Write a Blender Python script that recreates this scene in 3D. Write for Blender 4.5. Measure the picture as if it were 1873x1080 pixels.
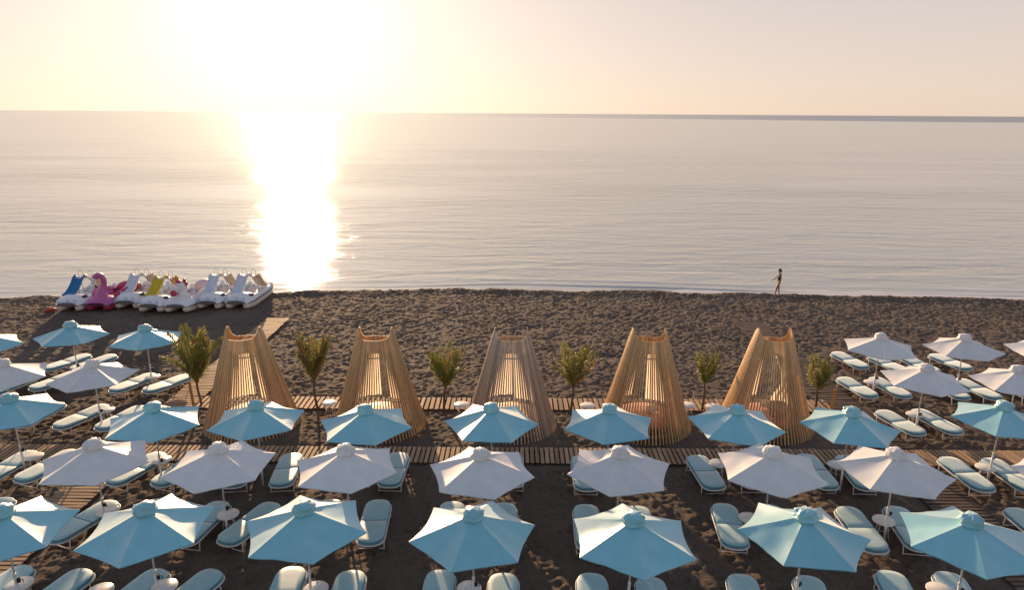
import bpy, bmesh, math, random
import numpy as np
from mathutils import Vector, Matrix, noise

for o in list(bpy.data.objects): bpy.data.objects.remove(o, do_unlink=True)
S = bpy.context.scene
R = math.radians
PI = math.pi

# ------------------------------------------------------------ camera, sky, sun, exposure
CAM_H = 11.0
cam_d = bpy.data.cameras.new('camera'); cam = bpy.data.objects.new('camera', cam_d)
S.collection.objects.link(cam); S.camera = cam
cam_d.sensor_width = 36.0; cam_d.lens = 36.0 * 1247.0 / 1873.0
cam_d.clip_start = 0.1; cam_d.clip_end = 80000
cam.matrix_world = Matrix.Translation((0, 0, CAM_H)) @ Matrix.Rotation(R(90) - 0.26095, 4, 'X') @ Matrix.Rotation(0.0064067, 4, 'Z')

SUN_AZ = R(17.6)      # to the left of straight ahead
SUN_EL = R(8.6)
sun_dir = Vector((-math.sin(SUN_AZ) * math.cos(SUN_EL), math.cos(SUN_AZ) * math.cos(SUN_EL), math.sin(SUN_EL)))

world = bpy.data.worlds.new('World'); S.world = world; world.use_nodes = True
wn = world.node_tree.nodes; wl = world.node_tree.links; wn.clear()
wout = wn.new('ShaderNodeOutputWorld')
sky = wn.new('ShaderNodeTexSky'); sky.sky_type = 'NISHITA'; sky.sun_disc = False
sky.sun_elevation = SUN_EL; sky.sun_rotation = -SUN_AZ
sky.altitude = 0; sky.air_density = 1.0; sky.dust_density = 1.0; sky.ozone_density = 1.0
bg = wn.new('ShaderNodeBackground'); bg.inputs['Strength'].default_value = 0.140
soft = wn.new('ShaderNodeGamma'); soft.inputs['Gamma'].default_value = 0.30      # moist air evens the sky out
wl.new(sky.outputs[0], soft.inputs['Color'])
tin = wn.new('ShaderNodeVectorMath'); tin.operation = 'MULTIPLY'; tin.inputs[1].default_value = (1.0, 0.965, 0.96)
wl.new(soft.outputs[0], tin.inputs[0]); wl.new(tin.outputs[0], bg.inputs['Color'])
# humid air: a pale even veil, warmer and brighter all round the sun (the aureole)
tc = wn.new('ShaderNodeTexCoord')
nrm = wn.new('ShaderNodeVectorMath'); nrm.operation = 'NORMALIZE'; wl.new(tc.outputs['Generated'], nrm.inputs[0])
dot = wn.new('ShaderNodeVectorMath'); dot.operation = 'DOT_PRODUCT'; wl.new(nrm.outputs[0], dot.inputs[0]); dot.inputs[1].default_value = sun_dir
def wmath(op, a, b):
    n = wn.new('ShaderNodeMath'); n.operation = op
    for i, v in enumerate((a, b)):
        if isinstance(v, (int, float)): n.inputs[i].default_value = v
        else: wl.new(v, n.inputs[i])
    return n.outputs[0]
dmx = wmath('MAXIMUM', dot.outputs['Value'], 0.0)
def wbg(col, strength):
    b = wn.new('ShaderNodeBackground'); b.inputs['Color'].default_value = (*col, 1)
    if isinstance(strength, (int, float)): b.inputs['Strength'].default_value = strength
    else: wl.new(strength, b.inputs['Strength'])
    return b.outputs[0]
def wadd(a, b):
    n = wn.new('ShaderNodeAddShader'); wl.new(a, n.inputs[0]); wl.new(b, n.inputs[1]); return n.outputs[0]
sepz = wn.new('ShaderNodeSeparateXYZ'); wl.new(nrm.outputs[0], sepz.inputs[0])
low = wmath('POWER', wmath('SUBTRACT', 1.0, wmath('MAXIMUM', sepz.outputs['Z'], 0.0)), 1.7)
acc = wadd(bg.outputs[0], wbg((0.330, 0.246, 0.204), low))
acc = wadd(acc, wbg((0.0, 0.035, 0.105), wmath('SUBTRACT', 1.0, low)))
acc = wadd(acc, wbg((1.0, 0.80, 0.55), wmath('MULTIPLY', wmath('POWER', dmx, 14.0), 0.15)))
acc = wadd(acc, wbg((1.0, 0.84, 0.60), wmath('MULTIPLY', wmath('POWER', dmx, 45.0), 0.10)))
acc = wadd(acc, wbg((1.0, 0.88, 0.66), wmath('MULTIPLY', wmath('POWER', dmx, 160.0), 0.3)))
wl.new(acc, wout.inputs['Surface'])

sun_d = bpy.data.lights.new('sun', 'SUN'); sun = bpy.data.objects.new('sun', sun_d); S.collection.objects.link(sun)
sun_d.energy = 5.0; sun_d.angle = R(0.6); sun_d.color = (1.0, 0.65, 0.36)
sun.rotation_euler = sun_dir.to_track_quat('Z', 'Y').to_euler(); sun.location = sun_dir * 60

S.view_settings.view_transform = 'Standard'; S.view_settings.look = 'None'
S.view_settings.gamma = 1; S.view_settings.use_curve_mapping = False
S.view_settings.exposure = 0.6
S.render.engine = 'CYCLES'

# ------------------------------------------------------------ materials
def new_mat(name):
    m = bpy.data.materials.new(name); m.use_nodes = True
    nt = m.node_tree; b = nt.nodes['Principled BSDF']
    return m, nt, b
def node(nt, t, **kw):
    n = nt.nodes.new(t)
    for k, v in kw.items():
        if k in n.inputs.keys(): n.inputs[k].default_value = v
        else: setattr(n, k, v)
    return n
def plain(name, col, rough=0.5, metal=0.0, var=0.10, scale=6.0, bump=0.0, spec=0.5, rnd=0.0):
    """a base colour with fine mottling, per-object variation and optional relief"""
    m, nt, b = new_mat(name)
    tcn = node(nt, 'ShaderNodeTexCoord')
    nz = node(nt, 'ShaderNodeTexNoise', Scale=scale, Detail=5.0, Roughness=0.6)
    nt.links.new(tcn.outputs['Object'], nz.inputs['Vector'])
    mr = node(nt, 'ShaderNodeMapRange'); mr.inputs['From Min'].default_value = .3; mr.inputs['From Max'].default_value = .7
    mr.inputs['To Min'].default_value = 1 - var; mr.inputs['To Max'].default_value = 1 + var
    nt.links.new(nz.outputs['Fac'], mr.inputs['Value'])
    val = mr.outputs[0]
    if rnd:
        oi = node(nt, 'ShaderNodeObjectInfo')
        m2 = node(nt, 'ShaderNodeMapRange'); m2.inputs['To Min'].default_value = 1 - rnd; m2.inputs['To Max'].default_value = 1 + rnd
        nt.links.new(oi.outputs['Random'], m2.inputs['Value'])
        mm = node(nt, 'ShaderNodeMath', operation='MULTIPLY'); nt.links.new(val, mm.inputs[0]); nt.links.new(m2.outputs[0], mm.inputs[1]); val = mm.outputs[0]
    hs = node(nt, 'ShaderNodeHueSaturation'); hs.inputs['Color'].default_value = (*col, 1)
    nt.links.new(val, hs.inputs['Value']); nt.links.new(hs.outputs[0], b.inputs['Base Color'])
    b.inputs['Roughness'].default_value = rough; b.inputs['Metallic'].default_value = metal
    b.inputs['Specular IOR Level'].default_value = spec
    if bump:
        bp = node(nt, 'ShaderNodeBump', Strength=bump, Distance=0.01); nt.links.new(nz.outputs['Fac'], bp.inputs['Height']); nt.links.new(bp.outputs[0], b.inputs['Normal'])
    return m
def fabric(name, col, transl, sheen=0.6, scale=3.0, var=0.06, rough=0.55, spec=0.5, bump=0.25, tcol=None):
    m = plain(name, col, rough, 0, var, scale, bump, spec, rnd=0.05)
    nt = m.node_tree; b = nt.nodes['Principled BSDF']; out = nt.nodes['Material Output']
    b.inputs['Sheen Weight'].default_value = sheen; b.inputs['Sheen Roughness'].default_value = 0.35
    b.inputs['Sheen Tint'].default_value = (1, 1, 1, 1)
    if transl:
        tr = node(nt, 'ShaderNodeBsdfTranslucent'); tr.inputs['Color'].default_value = (*(tcol or col), 1)
        mx = node(nt, 'ShaderNodeMixShader'); mx.inputs[0].default_value = transl
        nt.links.new(b.outputs[0], mx.inputs[1]); nt.links.new(tr.outputs[0], mx.inputs[2]); nt.links.new(mx.outputs[0], out.inputs['Surface'])
    return m
def wood(name, col, dark, rough=0.6, rnd=0.22, axis=2, scale=1.0):
    m, nt, b = new_mat(name)
    tcn = node(nt, 'ShaderNodeTexCoord'); mp = node(nt, 'ShaderNodeMapping')
    sc = [22 * scale] * 3; sc[axis] = 1.2 * scale; mp.inputs['Scale'].default_value = sc
    oi = node(nt, 'ShaderNodeObjectInfo'); cx = node(nt, 'ShaderNodeVectorMath', operation='SCALE'); cx.inputs[0].default_value = (7, 5, 9)
    nt.links.new(oi.outputs['Random'], cx.inputs['Scale'])
    nt.links.new(tcn.outputs['Object'], mp.inputs['Vector']); nt.links.new(cx.outputs[0], mp.inputs['Location'])
    nz = node(nt, 'ShaderNodeTexNoise', Scale=1.0, Detail=6.0, Roughness=0.65); nt.links.new(mp.outputs[0], nz.inputs['Vector'])
    mix = node(nt, 'ShaderNodeMix', data_type='RGBA'); mix.inputs[6].default_value = (*dark, 1); mix.inputs[7].default_value = (*col, 1)
    mr = node(nt, 'ShaderNodeMapRange'); mr.inputs['From Min'].default_value = .3; mr.inputs['From Max'].default_value = .62; nt.links.new(nz.outputs['Fac'], mr.inputs['Value'])
    nt.links.new(mr.outputs[0], mix.inputs[0])
    hs = node(nt, 'ShaderNodeHueSaturation'); m2 = node(nt, 'ShaderNodeMapRange'); m2.inputs['To Min'].default_value = 1 - rnd; m2.inputs['To Max'].default_value = 1 + rnd
    nt.links.new(oi.outputs['Random'], m2.inputs['Value']); nt.links.new(m2.outputs[0], hs.inputs['Value'])
    nt.links.new(mix.outputs[2], hs.inputs['Color']); nt.links.new(hs.outputs[0], b.inputs['Base Color'])
    b.inputs['Roughness'].default_value = rough
    bp = node(nt, 'ShaderNodeBump', Strength=0.3, Distance=0.004); nt.links.new(nz.outputs['Fac'], bp.inputs['Height']); nt.links.new(bp.outputs[0], b.inputs['Normal'])
    return m

BLUE = (0.22, 0.59, 0.69); WHITE = (0.77, 0.785, 0.79)
M = {}
M['canopy_blue'] = fabric('canopy_blue', BLUE, 0.10, sheen=1.0, rough=0.42, spec=1.0, tcol=(.3, .6, .65))
def _coat(_k, c, ro):
    _b = M[_k].node_tree.nodes['Principled BSDF']; _b.inputs['Coat Weight'].default_value = c; _b.inputs['Coat Roughness'].default_value = ro
_coat('canopy_blue', .8, .42)
M['canopy_white'] = fabric('canopy_white', WHITE, 0.12, sheen=0.4)
M['mattress'] = fabric('mattress', (0.24, 0.52, 0.58), 0.0, sheen=.7, scale=5, var=.08, rough=0.5, spec=0.7)
_coat('mattress', .6, .42)
_b = M['mattress'].node_tree.nodes['Principled BSDF']; _b.inputs['Sheen Weight'].default_value = 1.0; _b.inputs['Sheen Roughness'].default_value = .45
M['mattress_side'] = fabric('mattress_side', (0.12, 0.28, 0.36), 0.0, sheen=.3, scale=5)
M['white_metal'] = plain('white_metal', (0.78, 0.77, 0.76), 0.4, 0, .05, 12)
M['marble'] = plain('marble', (0.80, 0.78, 0.76), 0.28, 0, .13, 7)
M['black'] = plain('black', (0.015, 0.015, 0.017), 0.5)
M['slat_honey'] = wood('slat_honey', (0.66, 0.45, 0.24), (0.48, 0.30, 0.14))
M['slat_pale'] = wood('slat_pale', (0.58, 0.46, 0.36), (0.42, 0.32, 0.24))
M['hoop'] = wood('hoop', (0.36, 0.21, 0.10), (0.22, 0.12, 0.06))
M['curtain'] = fabric('curtain', (0.84, 0.76, 0.62), 0.65, sheen=.1, tcol=(.95, .79, .60))
M['coral'] = fabric('coral', (0.46, 0.19, 0.14), 0.0, sheen=.3)
M['bed_cream'] = fabric('bed_cream', (0.60, 0.48, 0.40), 0.0, sheen=.3)
M['plinth'] = wood('plinth', (0.16, 0.10, 0.06), (0.09, 0.055, 0.035))
M['plank'] = wood('plank', (0.50, 0.33, 0.20), (0.30, 0.18, 0.10), rough=0.75, rnd=0.28, axis=1)
M['plank_shaded_sandy'] = wood('plank_shaded_sandy', (0.15, 0.105, 0.08), (0.09, 0.065, 0.05), rough=0.85, rnd=0.2, axis=1)  # darker copy of plank: shade and sand cover put into the colour
M['joist'] = plain('joist', (0.07, 0.05, 0.04), 0.9)
M['post'] = wood('post', (0.52, 0.28, 0.10), (0.35, 0.17, 0.06))
M['trunk'] = plain('trunk', (0.13, 0.09, 0.06), 0.9, var=.35, scale=14, bump=1.0)
M['rope'] = plain('rope', (0.45, 0.36, 0.26), 0.9)
def leaf_mat(name, a, b_, t):
    m, nt, b = new_mat(name)
    oi = node(nt, 'ShaderNodeObjectInfo'); nz = node(nt, 'ShaderNodeTexNoise', Scale=9.0)
    tcn = node(nt, 'ShaderNodeTexCoord'); nt.links.new(tcn.outputs['Object'], nz.inputs['Vector'])
    ad = node(nt, 'ShaderNodeMath', operation='ADD'); nt.links.new(oi.outputs['Random'], ad.inputs[0]); nt.links.new(nz.outputs['Fac'], ad.inputs[1])
    hf = node(nt, 'ShaderNodeMath', operation='MULTIPLY'); nt.links.new(ad.outputs[0], hf.inputs[0]); hf.inputs[1].default_value = .6
    mix = node(nt, 'ShaderNodeMix', data_type='RGBA'); mix.inputs[6].default_value = (*a, 1); mix.inputs[7].default_value = (*b_, 1)
    nt.links.new(hf.outputs[0], mix.inputs[0]); nt.links.new(mix.outputs[2], b.inputs['Base Color']); b.inputs['Roughness'].default_value = .45
    tr = node(nt, 'ShaderNodeBsdfTranslucent'); tr.inputs['Color'].default_value = (*t, 1)
    mx = node(nt, 'ShaderNodeMixShader'); mx.inputs[0].default_value = .4
    nt.links.new(b.outputs[0], mx.inputs[1]); nt.links.new(tr.outputs[0], mx.inputs[2]); nt.links.new(mx.outputs[0], nt.nodes['Material Output'].inputs['Surface'])
    return m
M['leaf'] = leaf_mat('palm_leaf', (0.085, 0.105, 0.035), (0.22, 0.22, 0.075), (.38, .36, .09))
M['leaf_bright'] = leaf_mat('palm_leaf_bright', (0.06, 0.10, 0.02), (0.17, 0.19, 0.03), (.26, .26, .03))
M['leaf_dry'] = leaf_mat('palm_leaf_dry', (0.30, 0.17, 0.05), (0.36, 0.24, 0.10), (.4, .22, .06))
M['hull_white'] = plain('hull_white', (0.80, 0.79, 0.80), 0.22, var=.08, scale=3)
M['hull_dull'] = plain('hull_dull', (0.78, 0.74, 0.70), 0.4, var=.12, scale=3)
M['strip'] = plain('strip', (0.05, 0.05, 0.07), 0.5)
M['slide_blue'] = plain('slide_blue', (0.02, 0.17, 0.42), 0.25)
M['slide_cream'] = plain('slide_cream', (0.66, 0.54, 0.42), 0.3)
M['slide_white'] = plain('slide_white', (0.66, 0.72, 0.80), 0.35)
M['slide_yellow'] = plain('slide_yellow', (0.62, 0.47, 0.02), 0.3)
M['slide_amber'] = plain('slide_amber', (0.60, 0.30, 0.02), 0.3)
M['pink'] = plain('pink', (0.52, 0.13, 0.33), 0.3)
M['raspberry'] = plain('raspberry', (0.48, 0.04, 0.11), 0.3)
M['pink_pale'] = plain('pink_pale', (0.72, 0.52, 0.54), 0.35)
M['steel'] = plain('steel', (0.55, 0.52, 0.48), 0.3, 0.8)
M['emblem'] = plain('emblem', (0.25, 0.38, 0.60), 0.4)
M['red_float'] = plain('red_float', (0.45, 0.06, 0.03), 0.5)
M['skin'] = plain('skin', (0.28, 0.14, 0.08), 0.5)
M['swimsuit'] = plain('swimsuit', (0.012, 0.010, 0.016), 0.6)
M['hair'] = plain('hair', (0.02, 0.012, 0.008), 0.6)
M['cap'] = plain('cap', (0.03, 0.02, 0.025), 0.7)
M['towel'] = plain('towel', (0.75, 0.70, 0.68), 0.8)

# ------------------------------------------------------------ object helpers
col = S.collection
def tag(o, label=None, cat=None, group=None, kind=None):
    if label: o['label'] = label
    if cat: o['category'] = cat
    if group: o['group'] = group
    if kind: o['kind'] = kind
    return o
def empty(name, loc=(0, 0, 0), rz=0.0):
    o = bpy.data.objects.new(name, None); col.objects.link(o); o.location = loc; o.rotation_euler = (0, 0, rz); o.empty_display_size = .2
    return o
def link(name, me, parent=None, loc=None, rz=None, rot=None, scale=None):
    o = bpy.data.objects.new(name, me); col.objects.link(o)
    if parent: o.parent = parent
    if loc is not None: o.location = loc
    if rz is not None: o.rotation_euler = (0, 0, rz)
    if rot is not None: o.rotation_euler = rot
    if scale is not None: o.scale = scale
    return o
def copy_tree(o, parent=None):
    c = o.copy(); col.objects.link(c); c.parent = parent
    for ch in KIDS.get(o.name, []) or [x for x in o.children]: copy_tree(ch, c)
    return c
KIDS = {}
class MB:
    def __init__(s): s.v = []; s.f = []; s.m = []; s.sm = []
    def add(s, vs, fs, mi=0, smooth=False):
        k = len(s.v); s.v += [tuple(v) for v in vs]
        for f in fs: s.f.append([i + k for i in f]); s.m.append(mi); s.sm.append(smooth)
        return s
    def box(s, c, d, mi=0, rot=None):
        vs = []
        for z in (-.5, .5):
            for x, y in ((-.5, -.5), (.5, -.5), (.5, .5), (-.5, .5)):
                p = Vector((x * d[0], y * d[1], z * d[2]))
                if rot is not None: p = rot @ p
                vs.append(p + Vector(c))
        return s.add(vs, [(3, 2, 1, 0), (4, 5, 6, 7), (0, 1, 5, 4), (1, 2, 6, 5), (2, 3, 7, 6), (3, 0, 4, 7)], mi)
    def tube(s, pts, r, n=8, mi=0, cap=True, closed=False):
        pts = [Vector(p) for p in pts]; N = len(pts)
        rs = r if isinstance(r, (list, tuple)) else [r] * N
        prev = None; vs = []
        for i, p in enumerate(pts):
            if closed: t = pts[(i + 1) % N] - pts[i - 1]
            else: t = pts[min(i + 1, N - 1)] - pts[max(i - 1, 0)]
            t.normalize()
            a = prev if prev else (Vector((0, 0, 1)) if abs(t.z) < .9 else Vector((1, 0, 0)))
            u = (a - t * a.dot(t))
            if u.length < 1e-4: u = t.orthogonal()
            u.normalize(); w = t.cross(u); prev = u
            for k in range(n):
                an = 2 * PI * k / n; vs.append(p + (u * math.cos(an) + w * math.sin(an)) * rs[i])
        fs = []
        for i in range(N if closed else N - 1):
            j = (i + 1) % N
            for k in range(n): fs.append((i * n + k, i * n + (k + 1) % n, j * n + (k + 1) % n, j * n + k))
        if cap and not closed:
            fs.append(tuple(range(n - 1, -1, -1))); fs.append(tuple((N - 1) * n + k for k in range(n)))
        return s.add(vs, fs, mi, True)
    def lathe(s, prof, n=24, mi=0, smooth=True, c=(0, 0, 0)):
        vs = []; fs = []
        for r, z in prof:
            for k in range(n): a = 2 * PI * k / n; vs.append((c[0] + r * math.cos(a), c[1] + r * math.sin(a), c[2] + z))
        for i in range(len(prof) - 1):
            for k in range(n): fs.append((i * n + k, i * n + (k + 1) % n, (i + 1) * n + (k + 1) % n, (i + 1) * n + k))
        fs.append(tuple(range(n - 1, -1, -1))); fs.append(tuple((len(prof) - 1) * n + k for k in range(n)))
        return s.add(vs, fs, mi, smooth)
    def loft(s, rings, mi=0, cap=True, smooth=True, closed=True):
        n = len(rings[0]); vs = [p for r in rings for p in r]; fs = []
        for i in range(len(rings) - 1):
            for k in range(n if closed else n - 1): fs.append((i * n + k, i * n + (k + 1) % n, (i + 1) * n + (k + 1) % n, (i + 1) * n + k))
        if cap and closed: fs.append(tuple(range(n - 1, -1, -1))); fs.append(tuple((len(rings) - 1) * n + k for k in range(n)))
        return s.add(vs, fs, mi, smooth)
    def sphere(s, c, r, mi=0, n=12, m=8):
        rs = r if isinstance(r, (tuple, list)) else (r, r, r)
        rings = []
        for i in range(m + 1):
            a = PI * (i + .02) / (m + .04); rings.append([(c[0] + rs[0] * math.sin(a) * math.cos(2 * PI * k / n), c[1] + rs[1] * math.sin(a) * math.sin(2 * PI * k / n), c[2] - rs[2] * math.cos(a)) for k in range(n)])
        return s.loft(rings, mi)
    def mesh(s, name, mats):
        me = bpy.data.meshes.new(name); me.from_pydata(s.v, [], s.f)
        for m in (mats if isinstance(mats, list) else [mats]): me.materials.append(m)
        me.polygons.foreach_set('material_index', s.m); me.polygons.foreach_set('use_smooth', s.sm); me.update()
        return me
    def build(s, name, mats, parent=None, **kw): return link(name, s.mesh(name, mats), parent, **kw)

# ------------------------------------------------------------ beach terrain
SHORE = [(-1500, 38.0), (-400, 38.0), (-60, 39.2), (-31, 39.8), (-23, 40.55), (-15, 41.3), (-11.7, 41.9), (-6.2, 42.35), (0, 42.55), (9.2, 42.2), (16.6, 41.65), (24.4, 41.15), (31.7, 40.8), (60, 39.9), (400, 38.0), (1500, 38.0)]
sx_, sy_ = zip(*SHORE)
WATER_Z = -0.20
rng = np.random.default_rng(7)
WALK_A = (-12.17, 12.45, 24.05, 25.15)      # x0, x1, y0, y1
WALK_B = (-21.0, 21.0, 19.93, 21.0)
WALK_L = (-13.45, -12.2, 9.0, 35.9)
WALK_R = (12.15, 13.65, 9.0, 35.7)
def vnoise(X, Y, f, seed):
    """smooth value noise on arrays"""
    g = np.random.default_rng(seed).random((256, 256)); x = X * f + 1000; y = Y * f + 1000
    xi = np.floor(x).astype(int); yi = np.floor(y).astype(int); fx = x - xi; fy = y - yi
    fx = fx * fx * (3 - 2 * fx); fy = fy * fy * (3 - 2 * fy)
    a = g[yi % 256, xi % 256]; b = g[yi % 256, (xi + 1) % 256]; c = g[(yi + 1) % 256, xi % 256]; d = g[(yi + 1) % 256, (xi + 1) % 256]
    return (a * (1 - fx) + b * fx) * (1 - fy) + (c * (1 - fx) + d * fx) * fy - .5
def make_beach():
    st = 0.062
    xd = np.arange(-35, 35 + st, st); far = np.array([36, 38, 42, 50, 65, 100, 180, 400, 1500.])
    xs = np.concatenate([-far[::-1], xd, far])
    yd = np.arange(8.0, 44.0, st); ys = np.concatenate([[-1500, -300, -120, -50, -20, -5, 2, 6], yd, [44.5, 46, 50, 60, 90]])
    X, Y = np.meshgrid(xs, ys)
    nx, ny, ox, oy = len(xd), len(yd), len(far), 8
    Z = np.zeros_like(X)
    # footprints and kicked-up hummocks, stamped one by one into the dense part
    D = np.zeros((ny, nx))
    N = 90000
    px = rng.uniform(-34.5, 34.5, N); py = rng.uniform(8.3, 43.5, N); ang = rng.uniform(0, PI, N)
    la = rng.uniform(.075, .165, N); lb = rng.uniform(.05, .09, N); dp = rng.uniform(.018, .052, N) * np.where(rng.random(N) < .28, -.8, 1)
    K = 5
    for i in range(N):
        cx = int((px[i] + 35) / st); cy = int((py[i] - 8) / st)
        if cx < K or cy < K or cx >= nx - K or cy >= ny - K: continue
        gx = xd[cx - K:cx + K + 1][None, :] - px[i]; gy = yd[cy - K:cy + K + 1][:, None] - py[i]
        c, s_ = math.cos(ang[i]), math.sin(ang[i])
        q = ((gx * c + gy * s_) / la[i]) ** 2 + ((-gx * s_ + gy * c) / lb[i]) ** 2
        D[cy - K:cy + K + 1, cx - K:cx + K + 1] += -dp[i] * (1 - q * .55) * np.exp(-q)
    Z[oy:oy + ny, ox:ox + nx] = D
    Z += vnoise(X, Y, .35, 1) * .10 + vnoise(X, Y, 1.1, 2) * .05 + vnoise(X, Y, 3.1, 3) * .045
    # walkway beds pressed flat
    for (x0, x1, y0, y1) in (WALK_A, WALK_B, WALK_L, WALK_R):
        d = np.maximum(np.maximum(x0 - X, X - x1), np.maximum(y0 - Y, Y - y1))
        w = np.clip(1 - d / .25, 0, 1); Z = Z * (1 - w) + np.minimum(Z * .3 - .05, -.03) * w
    # the berm: a ragged low lip, then the wet slope into the sea
    yb = np.interp(X, sx_, sy_) + vnoise(X, Y * 0, .25, 5) * .5 + vnoise(X, Y * 0, 1.3, 6) * .25
    t = Y - yb
    lip = np.exp(-((t + .35) / .6) ** 2) * (.07 + .10 * np.clip(vnoise(X, Y, .9, 8) + .2, 0, 1))
    Z = Z + lip
    wet = np.clip((t + .1) / .35, 0, 1); slope = -.10 - np.maximum(t, 0) * .085 - np.maximum(t - 3, 0) * .12
    Z = Z * (1 - wet) + slope * wet
    v = np.stack([X, Y, Z], -1).reshape(-1, 3)
    r, c = X.shape; idx = np.arange(r * c).reshape(r, c)
    q = np.stack([idx[:-1, :-1], idx[:-1, 1:], idx[1:, 1:], idx[1:, :-1]], -1).reshape(-1, 4)
    me = bpy.data.meshes.new('beach_sand')
    me.vertices.add(len(v)); me.vertices.foreach_set('co', v.astype(np.float32).ravel())
    me.loops.add(q.size); me.loops.foreach_set('vertex_index', q.astype(np.int32).ravel())
    me.polygons.add(len(q)); me.polygons.foreach_set('loop_start', np.arange(0, q.size, 4, dtype=np.int32))
    try: me.polygons.foreach_set('loop_total', np.full(len(q), 4, dtype=np.int32))
    except Exception: pass
    me.polygons.foreach_set('use_smooth', np.ones(len(q), dtype=bool)); me.update(calc_edges=True)
    me.materials.append(sand_mat()); return me
def sand_mat():
    m, nt, b = new_mat('sand')
    g = node(nt, 'ShaderNodeNewGeometry'); L = nt.links.new
    n1 = node(nt, 'ShaderNodeTexNoise', Scale=0.35, Detail=4.0); n2 = node(nt, 'ShaderNodeTexNoise', Scale=9.0, Detail=6.0, Roughness=.7); n3 = node(nt, 'ShaderNodeTexNoise', Scale=60.0, Detail=3.0)
    for n in (n1, n2, n3): L(g.outputs['Position'], n.inputs['Vector'])
    mix = node(nt, 'ShaderNodeMix', data_type='RGBA'); mix.inputs[6].default_value = (0.098, 0.073, 0.058, 1); mix.inputs[7].default_value = (0.225, 0.168, 0.128, 1)
    mr = node(nt, 'ShaderNodeMapRange'); mr.inputs['From Min'].default_value = .3; mr.inputs['From Max'].default_value = .7
    ad = node(nt, 'ShaderNodeMath', operation='ADD'); h1 = node(nt, 'ShaderNodeMath', operation='MULTIPLY'); h1.inputs[1].default_value = .5
    L(n1.outputs['Fac'], ad.inputs[0]); L(n2.outputs['Fac'], ad.inputs[1]); L(ad.outputs[0], h1.inputs[0]); L(h1.outputs[0], mr.inputs['Value']); L(mr.outputs[0], mix.inputs[0])
    # scattered pale pebbles and grit
    vo = node(nt, 'ShaderNodeTexVoronoi', Scale=9.0); L(g.outputs['Position'], vo.inputs['Vector'])
    lt = node(nt, 'ShaderNodeMath', operation='LESS_THAN'); lt.inputs[1].default_value = .16; L(vo.outputs['Distance'], lt.inputs[0])
    gt = node(nt, 'ShaderNodeSeparateColor'); L(vo.outputs['Color'], gt.inputs[0]); g2 = node(nt, 'ShaderNodeMath', operation='GREATER_THAN'); g2.inputs[1].default_value = .86; L(gt.outputs[0], g2.inputs[0])
    pm = node(nt, 'ShaderNodeMath', operation='MULTIPLY'); L(lt.outputs[0], pm.inputs[0]); L(g2.outputs[0], pm.inputs[1])
    mx2 = node(nt, 'ShaderNodeMix', data_type='RGBA'); L(pm.outputs[0], mx2.inputs[0]); L(mix.outputs[2], mx2.inputs[6]); mx2.inputs[7].default_value = (.26, .22, .19, 1)
    # wet where it slopes under the wash
    sp = node(nt, 'ShaderNodeSeparateXYZ'); L(g.outputs['Position'], sp.inputs[0])
    wz = node(nt, 'ShaderNodeMapRange'); wz.inputs['From Min'].default_value = -.10; wz.inputs['From Max'].default_value = -.14; L(sp.outputs['Z'], wz.inputs['Value'])
    wy = node(nt, 'ShaderNodeMath', operation='GREATER_THAN'); wy.inputs[1].default_value = 39.0; L(sp.outputs['Y'], wy.inputs[0])
    wm = node(nt, 'ShaderNodeMath', operation='MULTIPLY'); L(wz.outputs[0], wm.inputs[0]); L(wy.outputs[0], wm.inputs[1])
    mx3 = node(nt, 'ShaderNodeMix', data_type='RGBA'); L(wm.outputs[0], mx3.inputs[0]); L(mx2.outputs[2], mx3.inputs[6]); mx3.inputs[7].default_value = (.20, .165, .14, 1)
    L(mx3.outputs[2], b.inputs['Base Color'])
    ro = node(nt, 'ShaderNodeMapRange'); ro.inputs['To Min'].default_value = .9; ro.inputs['To Max'].default_value = .06; L(wm.outputs[0], ro.inputs['Value']); L(ro.outputs[0], b.inputs['Roughness'])
    io = node(nt, 'ShaderNodeMapRange'); io.inputs['To Min'].default_value = .25; io.inputs['To Max'].default_value = 1.0; L(wm.outputs[0], io.inputs['Value']); L(io.outputs[0], b.inputs['Specular IOR Level'])
    ir = node(nt, 'ShaderNodeMapRange'); ir.inputs['To Min'].default_value = 1.45; ir.inputs['To Max'].default_value = 2.6; L(wm.outputs[0], ir.inputs['Value']); L(ir.outputs[0], b.inputs['IOR'])
    a2 = node(nt, 'ShaderNodeMath', operation='MULTIPLY_ADD'); a2.inputs[1].default_value = .35; L(n3.outputs['Fac'], a2.inputs[0]); L(n2.outputs['Fac'], a2.inputs[2])
    bs = node(nt, 'ShaderNodeMapRange'); bs.inputs['To Min'].default_value = .9; bs.inputs['To Max'].default_value = .0; L(wm.outputs[0], bs.inputs['Value'])
    bp = node(nt, 'ShaderNodeBump', Distance=0.085); L(bs.outputs[0], bp.inputs['Strength']); L(a2.outputs[0], bp.inputs['Height']); L(bp.outputs[0], b.inputs['Normal'])
    return m
tag(link('beach', make_beach()), 'dark brown beach sand covered with footprints, sloping into the sea', kind='structure')

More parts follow.
